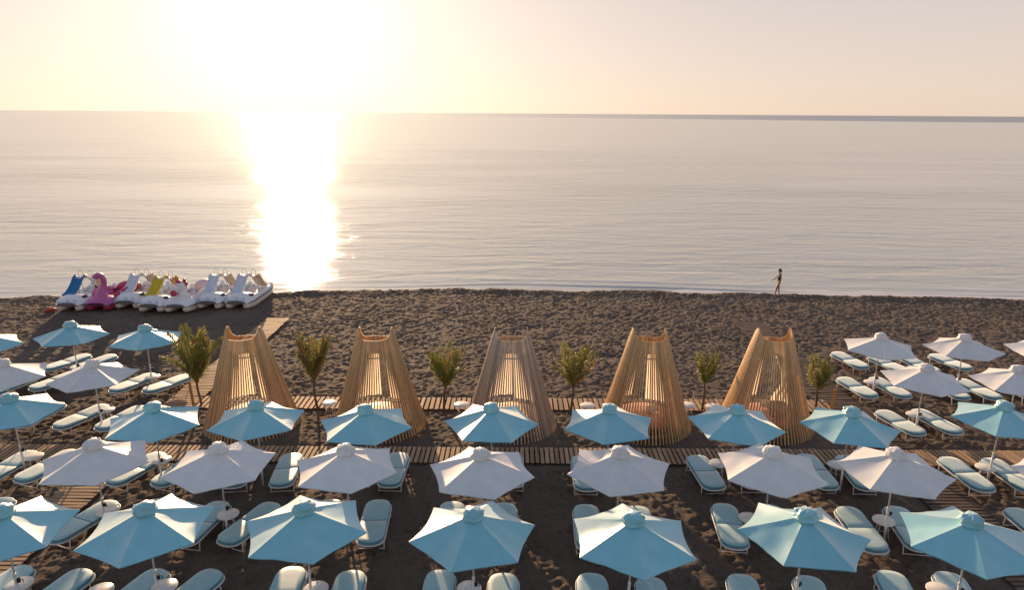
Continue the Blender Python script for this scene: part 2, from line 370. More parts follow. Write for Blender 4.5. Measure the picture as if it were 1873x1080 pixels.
# ------------------------------------------------------------ sea
def sea_mat():
    m, nt, b = new_mat('sea_water'); L = nt.links.new
    g = node(nt, 'ShaderNodeNewGeometry'); sp = node(nt, 'ShaderNodeSeparateXYZ'); L(g.outputs['Position'], sp.inputs[0])
    def nz(sx, sy, sc, det=3.0, rough=.55, rot=0.0):
        mp = node(nt, 'ShaderNodeMapping'); mp.inputs['Scale'].default_value = (sx, sy, 1); mp.inputs['Rotation'].default_value = (0, 0, rot)
        n = node(nt, 'ShaderNodeTexNoise', Scale=sc, Detail=det, Roughness=rough, Distortion=.6); L(g.outputs['Position'], mp.inputs['Vector']); L(mp.outputs[0], n.inputs['Vector']); return n.outputs['Fac']
    def ma(op, a, b_, c=None):
        n = node(nt, 'ShaderNodeMath', operation=op)
        for i, v in enumerate((a, b_, c)):
            if v is None: continue
            if isinstance(v, (int, float)): n.inputs[i].default_value = v
            else: L(v, n.inputs[i])
        return n.outputs[0]
    swell = nz(.24, .8, .5, 3.0, .5, R(-7)); chop = nz(.42, 1.3, 1.5, 4.0, .6, R(-10)); rip = nz(1.0, 1.6, 5.0, 3.0, .6, R(5))
    h = ma('ADD', ma('MULTIPLY', swell, .24), ma('ADD', ma('MULTIPLY', chop, .085), ma('MULTIPLY', rip, .012)))
    calm = nz(.012, .055, 1.0, 5.0, .6, R(-5))          # slicks: smoother and rougher lanes
    shore = node(nt, 'ShaderNodeMapRange'); shore.inputs['From Min'].default_value = 43.2; shore.inputs['From Max'].default_value = 46.5; L(sp.outputs['Y'], shore.inputs['Value'])
    far = node(nt, 'ShaderNodeMapRange'); far.inputs['From Min'].default_value = 70; far.inputs['From Max'].default_value = 260; far.inputs['To Min'].default_value = 1; far.inputs['To Max'].default_value = .30; L(sp.outputs['Y'], far.inputs['Value'])
    st = ma('MULTIPLY', ma('MULTIPLY', shore.outputs[0], far.outputs[0]), ma('MAXIMUM', .15, ma('MULTIPLY_ADD', calm, 4.2, -1.25)))
    bp = node(nt, 'ShaderNodeBump', Distance=1.0); L(h, bp.inputs['Height']); L(st, bp.inputs['Strength']); L(bp.outputs[0], b.inputs['Normal'])
    # far out to the right: wind-roughened band, darker reflection put into the colour
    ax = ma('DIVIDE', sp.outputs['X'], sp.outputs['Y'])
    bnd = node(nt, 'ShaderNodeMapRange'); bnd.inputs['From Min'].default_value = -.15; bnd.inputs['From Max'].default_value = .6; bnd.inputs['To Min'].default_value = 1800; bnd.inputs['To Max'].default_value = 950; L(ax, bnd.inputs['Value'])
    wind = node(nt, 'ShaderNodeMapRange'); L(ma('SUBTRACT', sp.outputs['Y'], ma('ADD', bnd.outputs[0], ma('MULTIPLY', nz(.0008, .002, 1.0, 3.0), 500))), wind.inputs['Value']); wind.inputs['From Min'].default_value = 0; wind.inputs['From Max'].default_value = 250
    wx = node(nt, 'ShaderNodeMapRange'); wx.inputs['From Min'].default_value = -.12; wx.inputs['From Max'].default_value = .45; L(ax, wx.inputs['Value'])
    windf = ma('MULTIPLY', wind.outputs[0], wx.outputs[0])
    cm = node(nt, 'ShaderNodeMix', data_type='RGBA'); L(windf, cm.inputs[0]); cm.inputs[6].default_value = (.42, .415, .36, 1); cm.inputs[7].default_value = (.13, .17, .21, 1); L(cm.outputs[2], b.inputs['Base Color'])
    b.inputs['IOR'].default_value = 3.1
    rr = node(nt, 'ShaderNodeMapRange'); rr.inputs['From Min'].default_value = 45; rr.inputs['From Max'].default_value = 200; rr.inputs['To Min'].default_value = .06; rr.inputs['To Max'].default_value = .155; L(sp.outputs['Y'], rr.inputs['Value']); L(ma('ADD', rr.outputs[0], ma('MULTIPLY', windf, .17)), b.inputs['Roughness'])
    return m
sea = MB()
# the last metres before the sand as real wavelets: a low line about to break, and its backwash
gx = np.arange(-60, 60.01, .25); gy = np.concatenate([np.arange(39.0, 48.0, .09), [49.0, 51.0]]); GX, GY = np.meshgrid(gx, gy)
tt = GY - (np.interp(GX, sx_, sy_) + vnoise(GX, GY * 0, .12, 21) * .8)
amp = np.clip(vnoise(GX, GY * 0, .09, 22) * 1.6 + .75, .12, 1.3)
GZ = WATER_Z + .060 * amp * np.exp(-((tt - 2.0 - .5 * vnoise(GX, GY * 0, .07, 23)) / .16) ** 2) + .028 * np.exp(-((tt - 3.4) / .3) ** 2) * amp + .012 * vnoise(GX, GY, 1.6, 24) * np.clip(tt, 0, 1)
GZ *= 1; GZ = WATER_Z + (GZ - WATER_Z) * np.clip((49 - GY) / 3, 0, 1)
nr_, nc_ = GX.shape; vs_ = np.stack([GX, GY, GZ], -1).reshape(-1, 3).tolist()
sea.add(vs_, [(a * nc_ + b_, a * nc_ + b_ + 1, (a + 1) * nc_ + b_ + 1, (a + 1) * nc_ + b_) for a in range(nr_ - 1) for b_ in range(nc_ - 1)], 0, True)
for sg in (-1, 1): sea.add([(sg * 60, 39, WATER_Z), (sg * 1500, 30, WATER_Z), (sg * 1500, 51, WATER_Z), (sg * 60, 51, WATER_Z)], [(0, 1, 2, 3) if sg > 0 else (3, 2, 1, 0)])
ysr = [51.0, 60, 100, 200, 500, 1500, 5000, 20000, 60000]
for a, b_ in zip(ysr[:-1], ysr[1:]):
    wa, wb = a * 3 + 1400, b_ * 3 + 1400
    sea.add([(-wa, a, WATER_Z), (wa, a, WATER_Z), (wb, b_, WATER_Z), (-wb, b_, WATER_Z)], [(0, 1, 2, 3)])
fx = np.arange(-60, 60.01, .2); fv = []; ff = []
fm, fnt, fb = new_mat('painted_sheen'); fb.inputs['Base Color'].default_value = (.72, .66, .62, 1); fb.inputs['Roughness'].default_value = .25  # sky reflection on the wet edge, painted as a pale colour
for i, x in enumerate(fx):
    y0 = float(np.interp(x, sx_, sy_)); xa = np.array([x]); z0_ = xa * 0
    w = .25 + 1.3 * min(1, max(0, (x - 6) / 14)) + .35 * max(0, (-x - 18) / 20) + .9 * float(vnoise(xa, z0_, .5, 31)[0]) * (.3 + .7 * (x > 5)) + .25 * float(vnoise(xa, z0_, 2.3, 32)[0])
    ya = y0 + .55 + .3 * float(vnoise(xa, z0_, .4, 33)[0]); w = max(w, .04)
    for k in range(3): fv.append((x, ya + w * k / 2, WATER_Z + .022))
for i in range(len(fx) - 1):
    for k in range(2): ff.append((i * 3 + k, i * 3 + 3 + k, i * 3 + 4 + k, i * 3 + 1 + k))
tag(MB().add(fv, ff).build('painted_sheen', fm), 'thin pale strip along the waterline, sky reflection painted over wet sand', 'painted_sheen', kind='stuff')
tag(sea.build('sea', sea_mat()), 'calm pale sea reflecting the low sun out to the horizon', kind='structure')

# ------------------------------------------------------------ boardwalks (a bearer frame in the sand, each plank a child)
def boardwalk(label, box, along, pitch, skip=None, pmat='plank'):
    x0, x1, y0, y1 = box
    j = MB()
    if along == 'x':
        for f in (.15, .85): j.box(((x0 + x1) / 2, y0 + (y1 - y0) * f, -.012), (x1 - x0, .08, .05))
    else:
        segs = [(y0, skip[0]), (skip[1], y1)] if skip else [(y0, y1)]
        for a, b_ in segs:
            for f in (.15, .85): j.box((x0 + (x1 - x0) * f, (a + b_) / 2, -.012), (.08, b_ - a, .05))
    w = j.build('boardwalk', M['joist']); tag(w, label, kind='structure')
    pw = pitch * .72; meshes = []
    for k in range(4):
        d = (pw * random.uniform(.94, 1.05), (y1 - y0) * random.uniform(.985, 1.01), .028) if along == 'x' else (pw * random.uniform(.94, 1.05), (x1 - x0) * random.uniform(.985, 1.01), .028)
        b_ = MB(); hx, hy, hz = d[0] / 2, d[1] / 2, d[2] / 2; c = .005
        vs = [(-hx, -hy, -hz), (hx, -hy, -hz), (hx, hy, -hz), (-hx, hy, -hz), (-hx, -hy, hz - c), (hx, -hy, hz - c), (hx, hy, hz - c), (-hx, hy, hz - c), (-hx + c, -hy + c, hz), (hx - c, -hy + c, hz), (hx - c, hy - c, hz), (-hx + c, hy - c, hz)]
        b_.add(vs, [(3, 2, 1, 0), (0, 1, 5, 4), (1, 2, 6, 5), (2, 3, 7, 6), (3, 0, 4, 7), (4, 5, 9, 8), (5, 6, 10, 9), (6, 7, 11, 10), (7, 4, 8, 11), (8, 9, 10, 11)])
        meshes.append(b_.mesh('plank', M[pmat]))
    n = int(((x1 - x0) if along == 'x' else (y1 - y0)) / pitch)
    for i in range(n):
        s_ = (i + .5) * pitch
        z = .030 + random.uniform(-.004, .004); tilt = random.uniform(-.012, .012)
        if along == 'x': link('plank', random.choice(meshes), w, (x0 + s_, (y0 + y1) / 2 + random.uniform(-.02, .02), z), rot=(0, random.uniform(-.02, .02), tilt))
        else:
            y = y0 + s_
            if skip and skip[0] - .06 < y < skip[1] + .06: continue
            link('plank', random.choice(meshes), w, ((x0 + x1) / 2 + random.uniform(-.02, .02), y, z), rot=(random.uniform(-.02, .02), 0, PI / 2 + tilt))
random.seed(3)
boardwalk('wooden boardwalk running behind the slatted cabanas', WALK_A, 'x', .2)
boardwalk('wooden boardwalk running in front of the slatted cabanas', WALK_B, 'x', .165)
boardwalk('left wooden boardwalk leading down to the pedal boats', WALK_L, 'y', .17, (WALK_B[2], WALK_B[3]))
boardwalk('right wooden boardwalk leading to the shore', WALK_R, 'y', .17, (WALK_B[2], WALK_B[3]), 'plank_shaded_sandy')

# ------------------------------------------------------------ slatted cabanas
CH = [(-9.42, 22.8, 0), (-4.79, 22.85, 0), (-.02, 22.9, 0), (4.86, 22.95, 0), (9.3, 23.0, 0)]
R0, R1, ZT = 1.66, .62, 3.5
def rad(z): return R0 + (R1 - R0) * (z / ZT) ** .92
def ztop(a):   # two horns at left and right, saddle between, lower towards the sea
    base = 3.40 if math.sin(a) < 0 else 3.15
    return base + (3.70 - base) * abs(math.cos(a)) ** 7
NS = 82
def slat_mesh(z0, z1, mat, name='slat'):
    """a fin standing radially, following the curve of the cone; built at angle 0"""
    rings = []; n = 6
    for i in range(n + 1):
        z = z0 + (z1 - z0) * i / n; r = rad(z); w = .019; d = .066 if i < n else .04
        rings.append([(r - d / 2, -w, z), (r + d / 2, -w, z), (r + d / 2, w, z), (r - d / 2, w, z)])
    return MB().loft(rings, smooth=False).mesh(name, mat)
def hoop(z, r, parent, t=.03, h=.06, a0=0.0, a1=2 * PI):
    rings = []
    n = 48; pr = []
    for k in range(n + 1):
        a = a0 + (a1 - a0) * k / n; c, s_ = math.cos(a), math.sin(a)
        pr.append([((r - t) * c, (r - t) * s_, z - h / 2), ((r + t) * c, (r + t) * s_, z - h / 2), ((r + t) * c, (r + t) * s_, z + h / 2), ((r - t) * c, (r - t) * s_, z + h / 2)])
    return MB().loft(pr, smooth=False, cap=False).build('hoop', M['hoop'], parent)
def curtain(a0, a1, parent, gather, z0=.42, z1=2.46, seed=0):
    """hanging cloth following the inside of the cone between two bearings; gather pulls its free edge in"""
    mb = MB(); nu, nv = 70, 12; vs = []
    for j in range(nv + 1):
        v = j / nv; z = z1 + (z0 - z1) * v
        for i in range(nu + 1):
            u = i / nu
            aa = a0 + (a1 - a0) * (u + gather * math.sin(PI * min(v * 1.15, 1)) * (1 - u) * .5)
            rr = (rad(z) - .14) + .035 * math.sin(u * 62 + seed) * (.5 + .5 * v) + .01 * math.sin(u * 23 + v * 5 + seed)
            vs.append((rr * math.cos(aa), rr * math.sin(aa), z))
    fs = [(j * (nu + 1) + i, j * (nu + 1) + i + 1, (j + 1) * (nu + 1) + i + 1, (j + 1) * (nu + 1) + i) for j in range(nv) for i in range(nu)]
    return mb.add(vs, fs, 0, True).build('curtain', M['curtain'], parent)
clab = ['leftmost honey-coloured slatted cone cabana beside the left palm and boardwalk',
        'honey-coloured slatted cone cabana, second from left, with narrow gap in its curtains',
        'pale greyish slatted cone cabana in the middle of the five',
        'honey-coloured slatted cone cabana right of the pale one, curtains wide apart',
        'rightmost honey-coloured slatted cone cabana with a dotted cushion inside']
gaps = [(R(97), R(103), .0, .0), (R(84), R(97), .0, .0), (R(84), R(88), 0, 0), (R(80), R(100), .0, .05), (R(62), R(86), .35, .0)]
lens_cache = {}
random.seed(5)
for ci, (cx, cy, _) in enumerate(CH):
    root = empty('slatted_cabana', (cx, cy, 0)); tag(root, clab[ci], 'cabana', 'slatted cone cabanas in a row on the sand')
    mat = M['slat_pale'] if ci == 2 else M['slat_honey']
    cut = (R(36), R(144))
    for k in range(NS):
        a = 2 * PI * (k + .5) / NS
        zt = round(ztop(a), 2); z0 = 0.0
        if cut[0] < a < cut[1]: z0 = 2.46
        key = (zt, z0, ci == 2)
        if key not in lens_cache: lens_cache[key] = slat_mesh(z0, zt, mat)
        link('slat', lens_cache[key], root, (0, 0, 0), rz=a + random.uniform(-.004, .004))
    hoop(2.80, rad(2.80) - .065, root, .014, .04); hoop(2.48, rad(2.48) - .065, root, .014, .04, R(-12), R(192)); hoop(.22, rad(.22) - .07, root)
    g0, g1, ga, gb = gaps[ci]
    curtain(g0, R(-38), root, ga, seed=ci); curtain(g1, R(218), root, gb, seed=ci + 3, z0=.60)
    MB().lathe([(1.16, .04), (1.16, .22), (1.12, .24)], 36, smooth=False).build('platform', M['plinth'], root)
    prof = [(1.00, .242), (1.06, .27), (1.07, .38), (1.02, .42), (.6, .435), (.02, .438)]
    MB().lathe(prof, 40).build('mattress', M['coral'] if ci > 2 else M['bed_cream'], root)
def pillow(loc, rot, mats, size=(.5, .42, .14)):
    rings = []; n = 20
    for i in range(9):
        v = -1 + i / 4; s_ = max(0.02, (1 - abs(v) ** 4)) ** .5
        rings.append([(size[0] / 2 * s_ ** .5 * math.copysign(abs(math.cos(a)) ** .55, math.cos(a)), size[1] / 2 * s_ ** .5 * math.copysign(abs(math.sin(a)) ** .55, math.sin(a)), v * size[2] / 2 * (1 if True else 0)) for a in [2 * PI * k / n for k in range(n)]])
    return MB().loft(rings).build('cushion', mats, loc=loc, rot=rot)
def dotted():
    m, nt, b = new_mat('dotted_cloth'); tcn = node(nt, 'ShaderNodeTexCoord'); v = node(nt, 'ShaderNodeTexVoronoi', Scale=14.0, Randomness=.25)
    nt.links.new(tcn.outputs['Object'], v.inputs['Vector']); lt = node(nt, 'ShaderNodeMath', operation='LESS_THAN'); lt.inputs[1].default_value = .32; nt.links.new(v.outputs['Distance'], lt.inputs[0])
    mx = node(nt, 'ShaderNodeMix', data_type='RGBA'); nt.links.new(lt.outputs[0], mx.inputs[0]); mx.inputs[6].default_value = (.36, .26, .19, 1); mx.inputs[7].default_value = (.05, .035, .03, 1)
    nt.links.new(mx.outputs[2], b.inputs['Base Color']); b.inputs['Roughness'].default_value = .9; return m
M['dotted'] = dotted()
M['pillow_cream'] = fabric('pillow_cream', (.66, .60, .52), 0, sheen=.2)
tag(pillow((9.62, 22.75, .72), (R(52), R(8), R(12)), M['dotted'], (.78, .62, .2)), 'brown dotted cushion on the bed of the rightmost cabana', 'cushion')
tag(pillow((9.5, 23.25, .68), (R(40), 0, R(-30)), M['pillow_cream'], (.6, .3, .14)), 'cream cushion behind the dotted one in the rightmost cabana', 'cushion')
tag(pillow((5.15, 23.1, .56), (R(25), R(-12), R(20)), M['pillow_cream'], (.42, .34, .14)), 'cream cushion on the bed of the second cabana from right', 'cushion')

# ------------------------------------------------------------ parasols
def canopy_mesh(seed, mat, z_ap=2.60, z_rim=2.13, RR=1.40):
    rd = random.Random(seed); mb = MB(); na, nr = 8, 12; n6 = na * 6
    ph = [rd.uniform(.6, 1.5) for _ in range(6)]; rows = []
    vs = []
    for j in range(nr + 1):
        s_ = .04 + .96 * j / nr
        for i in range(n6):
            k, t = divmod(i, na); t /= na
            a0, a1 = PI / 3 * k, PI / 3 * (k + 1)
            x = math.cos(a0) * (1 - t) + math.cos(a1) * t; y = math.sin(a0) * (1 - t) + math.sin(a1) * t
            q = 4 * t * (1 - t)
            rr = RR * s_ * (1 - .055 * q * s_ ** 2)
            wr = noise.noise(Vector((x * s_ * 3.2 + seed * 9, y * s_ * 3.2, 0))) * .030 * q
            z = z_ap - (z_ap - z_rim) * s_ ** .93 - .060 * ph[k] * q * s_ ** .8 * (1 - .35 * s_) + wr + .006 * (1 if t == 0 else 0)
            vs.append((x * rr, y * rr, z))
    fs = [(j * n6 + i, j * n6 + (i + 1) % n6, (j + 1) * n6 + (i + 1) % n6, (j + 1) * n6 + i) for j in range(nr) for i in range(n6)]
    # hem: turned down a little along the edge
    base = len(vs)
    for i in range(n6):
        x, y, z = vs[nr * n6 + i]; vs.append((x * .992, y * .992, z - .025))
    fs += [(nr * n6 + i, nr * n6 + (i + 1) % n6, base + (i + 1) % n6, base + i) for i in range(n6)]
    me = mb.add(vs, fs, 0, True).mesh('canopy', mat)
    sh = me.attributes.new('sharp_edge', 'BOOLEAN', 'EDGE'); e = np.zeros(len(me.edges) * 2, dtype=np.int32); me.edges.foreach_get('vertices', e); e = e.reshape(-1, 2)
    onrib = (e % n6 % na == 0).all(1) & (e < base).all(1); rim = (e >= nr * n6).all(1)
    sh.data.foreach_set('value', onrib | rim); me.update(); return me
def cap_mesh(seed, mat):
    mb = MB(); n, m = 40, 12; vs = []
    for j in range(m + 1):
        v = j / m
        for i in range(n):
            a = 2 * PI * i / n
            if v < .7: th = v / .7 * PI * .58; r = .235 * math.sin(th); z = 2.635 + .125 * math.cos(th)
            else: w = (v - .7) / .3; r = .235 * math.sin(PI * .58) + .055 * math.sin(w * PI * .9) - .03 * w; z = 2.635 + .125 * math.cos(PI * .58) - w * .09
            p = Vector((math.cos(a) * r, math.sin(a) * r, z))
            fold = abs(math.sin(a * 5.5 + seed * 2 + 3 * noise.noise(Vector((math.cos(a) * 1.5, math.sin(a) * 1.5, v * 2 + seed)))))
            d = (.05 * noise.noise(p * 7 + Vector((seed * 3, 0, 0))) + .035 * noise.noise(p * 17 + Vector((0, seed * 5, 0))) - .028 * fold) * min(1, v * 3)
            q = Vector((math.cos(a), math.sin(a), .5)); p += q * d; p.z += (.03 * noise.noise(Vector((math.cos(a) * 2, math.sin(a) * 2, seed)))) * v
            vs.append(p)
    fs = [(j * n + i, j * n + (i + 1) % n, (j + 1) * n + (i + 1) % n, (j + 1) * n + i) for j in range(m) for i in range(n)]
    return mb.add(vs, fs, 0, True).mesh('vent_cap', mat)
def umbrella_proto(kind, seed):
    mat = M['canopy_blue'] if kind == 'b' else M['canopy_white']
    r = empty('parasol')
    link('canopy', canopy_mesh(seed, mat), r); link('vent_cap', cap_mesh(seed, mat), r)
    MB().tube([(0, 0, 1.0), (0, 0, 2.62)], .021, 10).build('pole', M['white_metal'], r)
    MB().tube([(0, 0, -.1), (0, 0, 1.02)], .031, 12).tube([(0, 0, .98), (0, 0, 1.04)], .036, 12).build('pole_sleeve', M['white_metal'], r)
    cr = MB(); cr.box((.055, -.02, .86), (.07, .06, .10)); cr.tube([(.08, -.03, .88), (.13, -.05, .88), (.13, -.05, .80)], .012, 6); cr.build('crank_handle', M['black'], r)
    rb = MB(); rb.box((.0, 0, 0), (1.0, .02, .03)); rm = rb.mesh('rib', M['white_metal'])
    for k in range(6):
        a = PI / 3 * k; L = 1.30; dz = -.455
        link('rib', rm, r, (math.cos(a) * .68, math.sin(a) * .68, 2.315), rot=(0, math.atan2(.455, 1.32), a), scale=(1.28, 1, 1))
    return r
protos = {}
for kd in 'bw':
    protos[kd] = [umbrella_proto(kd, s_ + (10 if kd == 'w' else 0)) for s_ in (1, 2, 3, 4)]
UMB = [('b',-20.6,25.11,16,5),('b',-17.87,26.30,16,5),('b',-14.67,25.93,44,5),('w',-14.36,21.94,28,4),('w',-17.47,21.99,0,4),('b',-15.11,19.06,24,3),('b',-10.54,18.44,54,3),('w',-10.88,16.09,0,2),('w',-7.55,15.92,28,2),('b',-11.01,13.00,36,1),('b',-7.96,13.15,36,1),('b',-7.55,18.57,32,3),('b',-4.28,18.39,52,3),('w',-4.26,15.85,48,2),('b',-4.52,13.19,52,1),('b',-0.58,18.56,56,3),('w',-0.73,15.69,46,2),('b',-0.82,12.99,14,1),('w',2.80,15.85,12,2),('b',2.61,12.85,30,1),('w',6.75,15.94,24,2),('b',6.41,13.01,52,1),('b',2.90,18.50,16,3),('b',6.65,18.56,40,3),('w',14.52,25.48,10,5),('w',17.82,25.41,34,5),('w',20.95,25.25,24,5),('w',14.29,22.09,20,4),('w',17.42,21.94,30,4),('b',9.97,18.45,48,3),('b',14.75,18.92,50,3),('w',9.94,15.86,40,2),('w',14.35,15.6,38,2),('b',9.93,12.89,10,1)]
ORD = ['first', 'second', 'third', 'fourth', 'fifth', 'sixth', 'seventh', 'eighth', 'ninth']
rowname = {1: 'nearest row', 2: 'second row from the front', 3: 'third row, just before the cabanas'}
umb_short = {}
def umb_label(u):
    kd, x, y, _, row = u; colr = 'pale blue' if kd == 'b' else 'off-white'
    if row <= 3:
        mates = sorted([q for q in UMB if q[4] == row], key=lambda q: q[1]); i = mates.index(u)
        short = {1: 'nearest-row', 2: 'second-row', 3: 'third-row'}[row] + ' ' + ORD[i]
        full = '%s hexagonal parasol in the %s, %s from the left' % (colr, {1: 'nearest row', 2: 'white second row', 3: 'third row by the cabanas'}[row], ORD[i])
        return full, short + ' parasol from left'
    side = 'left' if x < 0 else 'right'
    mates = sorted([q for q in UMB if q[4] == row and (q[1] < 0) == (x < 0)], key=lambda q: q[1]); i = mates.index(u)
    rn = {4: 'fourth row', 5: 'farthest row'}[row]
    return '%s parasol in the %s of the %s group, %s from left' % (colr, rn, side, ORD[i]), '%s %s-side %s parasol' % (rn.split()[0], side, ORD[i])
used = set()
rdm = random.Random(11)
for i, u in enumerate(UMB):
    kd, x, y, yaw, row = u
    k = rdm.randrange(4); p = protos[kd][k]
    if (kd, k) in used: o = copy_tree(p)
    else: o = p; used.add((kd, k))
    o.location = (x, y, 0); o.rotation_euler = (R(rdm.uniform(-.9, .9)), R(rdm.uniform(-.9, .9)), R(yaw + 60 * rdm.randrange(1)))
    full, short = umb_label(u); umb_short[i] = short
    tag(o, full, 'parasol', 'hexagonal parasols in rows on the beach')
for kd in 'bw':
    for k, p in enumerate(protos[kd]):
        if (kd, k) not in used:
            for c in list(p.children): bpy.data.objects.remove(c)
            bpy.data.objects.remove(p)

# ------------------------------------------------------------ sun loungers
def stadium(L, W, n=9, e=.36, y0=0.0):
    """rounded-end outline, head at +L/2"""
    pts = []; r = W / 2; er = min(r, e)
    for (cy, a0) in ((L / 2 - er, 0), (-L / 2 + er, PI)):
        for i in range(n * 2 + 1):
            a = a0 + PI * i / (n * 2); c = math.cos(a); s_ = math.sin(a)
            px = r * math.copysign(abs(c) ** .78, c); py = er * math.copysign(abs(s_) ** .85, s_)
            pts.append((px, cy + py))
    return pts
def bedz(y):  # height of the frame along the lounger: flat seat, backrest raised slightly
    return .31 + max(0, y - .05) * .035
def cushion_mesh(y_from, y_to, name):
    L, W, T = 1.96, .70, .088; out = stadium(L - .02, W); mb = MB()
    cl = [(x, min(max(y, y_from), y_to)) for x, y in out]
    pts = []
    for p in cl:
        if not pts or (abs(p[0] - pts[-1][0]) + abs(p[1] - pts[-1][1])) > 1e-4: pts.append(p)
    cxm, cym = 0, (y_from + y_to) / 2; n = len(pts)
    lv = [(.985, .0), (1.0, .02), (1.0, T - .022), (.985, T - .006), (.955, T), (.6, T + .005), (.25, T + .006)]
    rings = [[(x * s_, cym + (y - cym) * s_, bedz(cym + (y - cym) * s_) + .02 + z) for x, y in pts] for s_, z in lv]
    mb.loft(rings, 0)
    k = 0
    for idx in range(len(mb.f)):
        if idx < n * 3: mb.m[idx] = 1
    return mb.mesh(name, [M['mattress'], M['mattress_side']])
def lounger_proto():
    r = empty('sun_lounger')
    link('seat_cushion', cushion_mesh(-1.2, -.006, 'seat_cushion'), r); link('backrest_cushion', cushion_mesh(.006, 1.2, 'backrest_cushion'), r)
    out = stadium(1.99, .735); pts = [(x, y, bedz(y) + .0) for x, y in out]
    f = MB(); f.tube(pts, .017, 8, closed=True)
    # sling panel under the cushions
    rings = [[(x * .97, y * .985, bedz(y) - .006) for x, y in out], [(x * .97, y * .985, bedz(y) + .008) for x, y in out]]
    f.loft(rings, smooth=False); f.build('frame', M['white_metal'], r)
    for y in (-.66, .70):
        for sx in (-1, 1):
            MB().tube([(sx * .335, y, bedz(y)), (sx * .335, y + (-.03 if y < 0 else .03), -.02)], .016, 8).build('leg', M['white_metal'], r)
        MB().tube([(-.335, y + (-.028 if y < 0 else .028), .03), (.335, y + (-.028 if y < 0 else .028), .03)], .013, 6).build('crossbar', M['white_metal'], r)
    return r
LO = [(-18.9, 28.79, -28), (-17.76, 28.81, -27), (-18.16, 26.72, -21), (-14.89, 26.59, -23), (-13.34, 26.44, -31), (-15.04, 23.44, -23), (-13.59, 23.32, -19), (-16.86, 23.61, -9), (-19.64, 26.33, -15), (-15.39, 19.89, -8), (-14.01, 19.91, -17), (-11.16, 19.8, -20), (-9.84, 19.75, -17), (-11.11, 16.99, -20), (-9.86, 17.06, -9), (-8.08, 16.99, -9), (-6.58, 16.93, -22), (-14.2, 17.12, -4), (-11.48, 14.09, -25), (-10.06, 14.0, -18), (-8.26, 14.02, -21), (-6.96, 13.99, -23), (-6.99, 19.82, 6), (-3.59, 19.9, -1), (-5.05, 17.11, 3), (-3.71, 17.1, 3), (-8.48, 19.77, 9), (-5.18, 14.13, 1), (-3.74, 14.02, 0), (0.01, 19.91, 1), (-1.63, 17.01, 2), (-0.2, 17.0, 2), (2.26, 19.73, -1), (2.1, 16.95, -2), (3.52, 16.88, -4), (-1.64, 14.07, 0), (-0.15, 13.96, -1), (1.94, 13.98, -5), (5.92, 19.85, 4), (9.42, 19.93, 0), (7.31, 19.9, -2), (5.96, 17.02, -6), (7.22, 16.98, -8), (5.48, 13.96, -9), (7.03, 13.93, -10), (3.31, 13.87, -8), (13.91, 19.81, 3), (15.26, 19.79, 3), (10.68, 19.87, -3), (9.34, 16.92, -1), (10.73, 16.96, -8), (14.01, 16.92, 0), (9.06, 14.13, -10), (10.42, 14.1, -10), (14.91, 29.79, 15), (16.33, 29.3, 17), (17.81, 29.33, 13), (19.32, 29.65, 17), (13.76, 26.66, 12), (15.07, 26.68, 13), (17.39, 26.54, 9), (18.56, 26.56, 12), (13.68, 23.39, 14), (15.05, 23.51, 14), (20.19, 26.59, 9)]
def nearest_umb(x, y, dmax=2.6):
    best = min(range(len(UMB)), key=lambda i: abs(UMB[i][1] - x) + 1.6 * abs(UMB[i][2] - y))
    return best if math.hypot(UMB[best][1] - x, UMB[best][2] - y) < dmax else None
lproto = lounger_proto(); assigned = {}
items = []
for (x, y, a) in LO:
    hx, hy = -math.sin(R(a)), math.cos(R(a)); cx, cy = x - hx * .99, y - hy * .99
    items.append([cx, cy, a])
for i, (cx, cy, a) in enumerate(items):
    # belongs to the parasol of the row whose pole stands beside it
    cand = [(abs(UMB[k][1] - cx) + 2.2 * abs(UMB[k][2] - cy), k) for k in range(len(UMB))]
    d, k = min(cand)
    if cy > 27 or abs(UMB[k][1] - cx) > 2.4: k = None
    assigned.setdefault(k, []).append(i)
llabels = {}
for k, idxs in assigned.items():
    idxs.sort(key=lambda i: items[i][0])
    if k is None: continue
    for j, i in enumerate(idxs):
        side = 'left' if items[i][0] < UMB[k][1] else 'right'
        same = [q for q in idxs if (items[q][0] < UMB[k][1]) == (side == 'left')]
        extra = '' if len(same) == 1 else (' outer' if (same.index(i) == 0) == (side == 'left') else ' inner')
        llabels[i] = 'blue-cushioned sunbed%s at the %s of the pole of the %s' % (extra, side, umb_short[k])
lone = assigned.get(None, [])
LL = [i for i in lone if items[i][0] < 0]; LR = [i for i in lone if items[i][0] > 0]
for g, side in ((LL, 'left'), (LR, 'right')):
    for j, i in enumerate(sorted(g, key=lambda i: items[i][0])):
        llabels[i] = 'sunbed on open sand beyond the last %s-side parasols, %s from left' % (side, ORD[j])
for i, (cx, cy, a) in enumerate(items):
    o = lproto if i == 0 else copy_tree(lproto)
    o.location = (cx, cy, random.uniform(-.015, .01)); o.rotation_euler = (R(random.uniform(-.8, .8)), R(random.uniform(-.8, .8)), R(a))
    tag(o, llabels[i], 'sun lounger', 'sun loungers under the parasols')

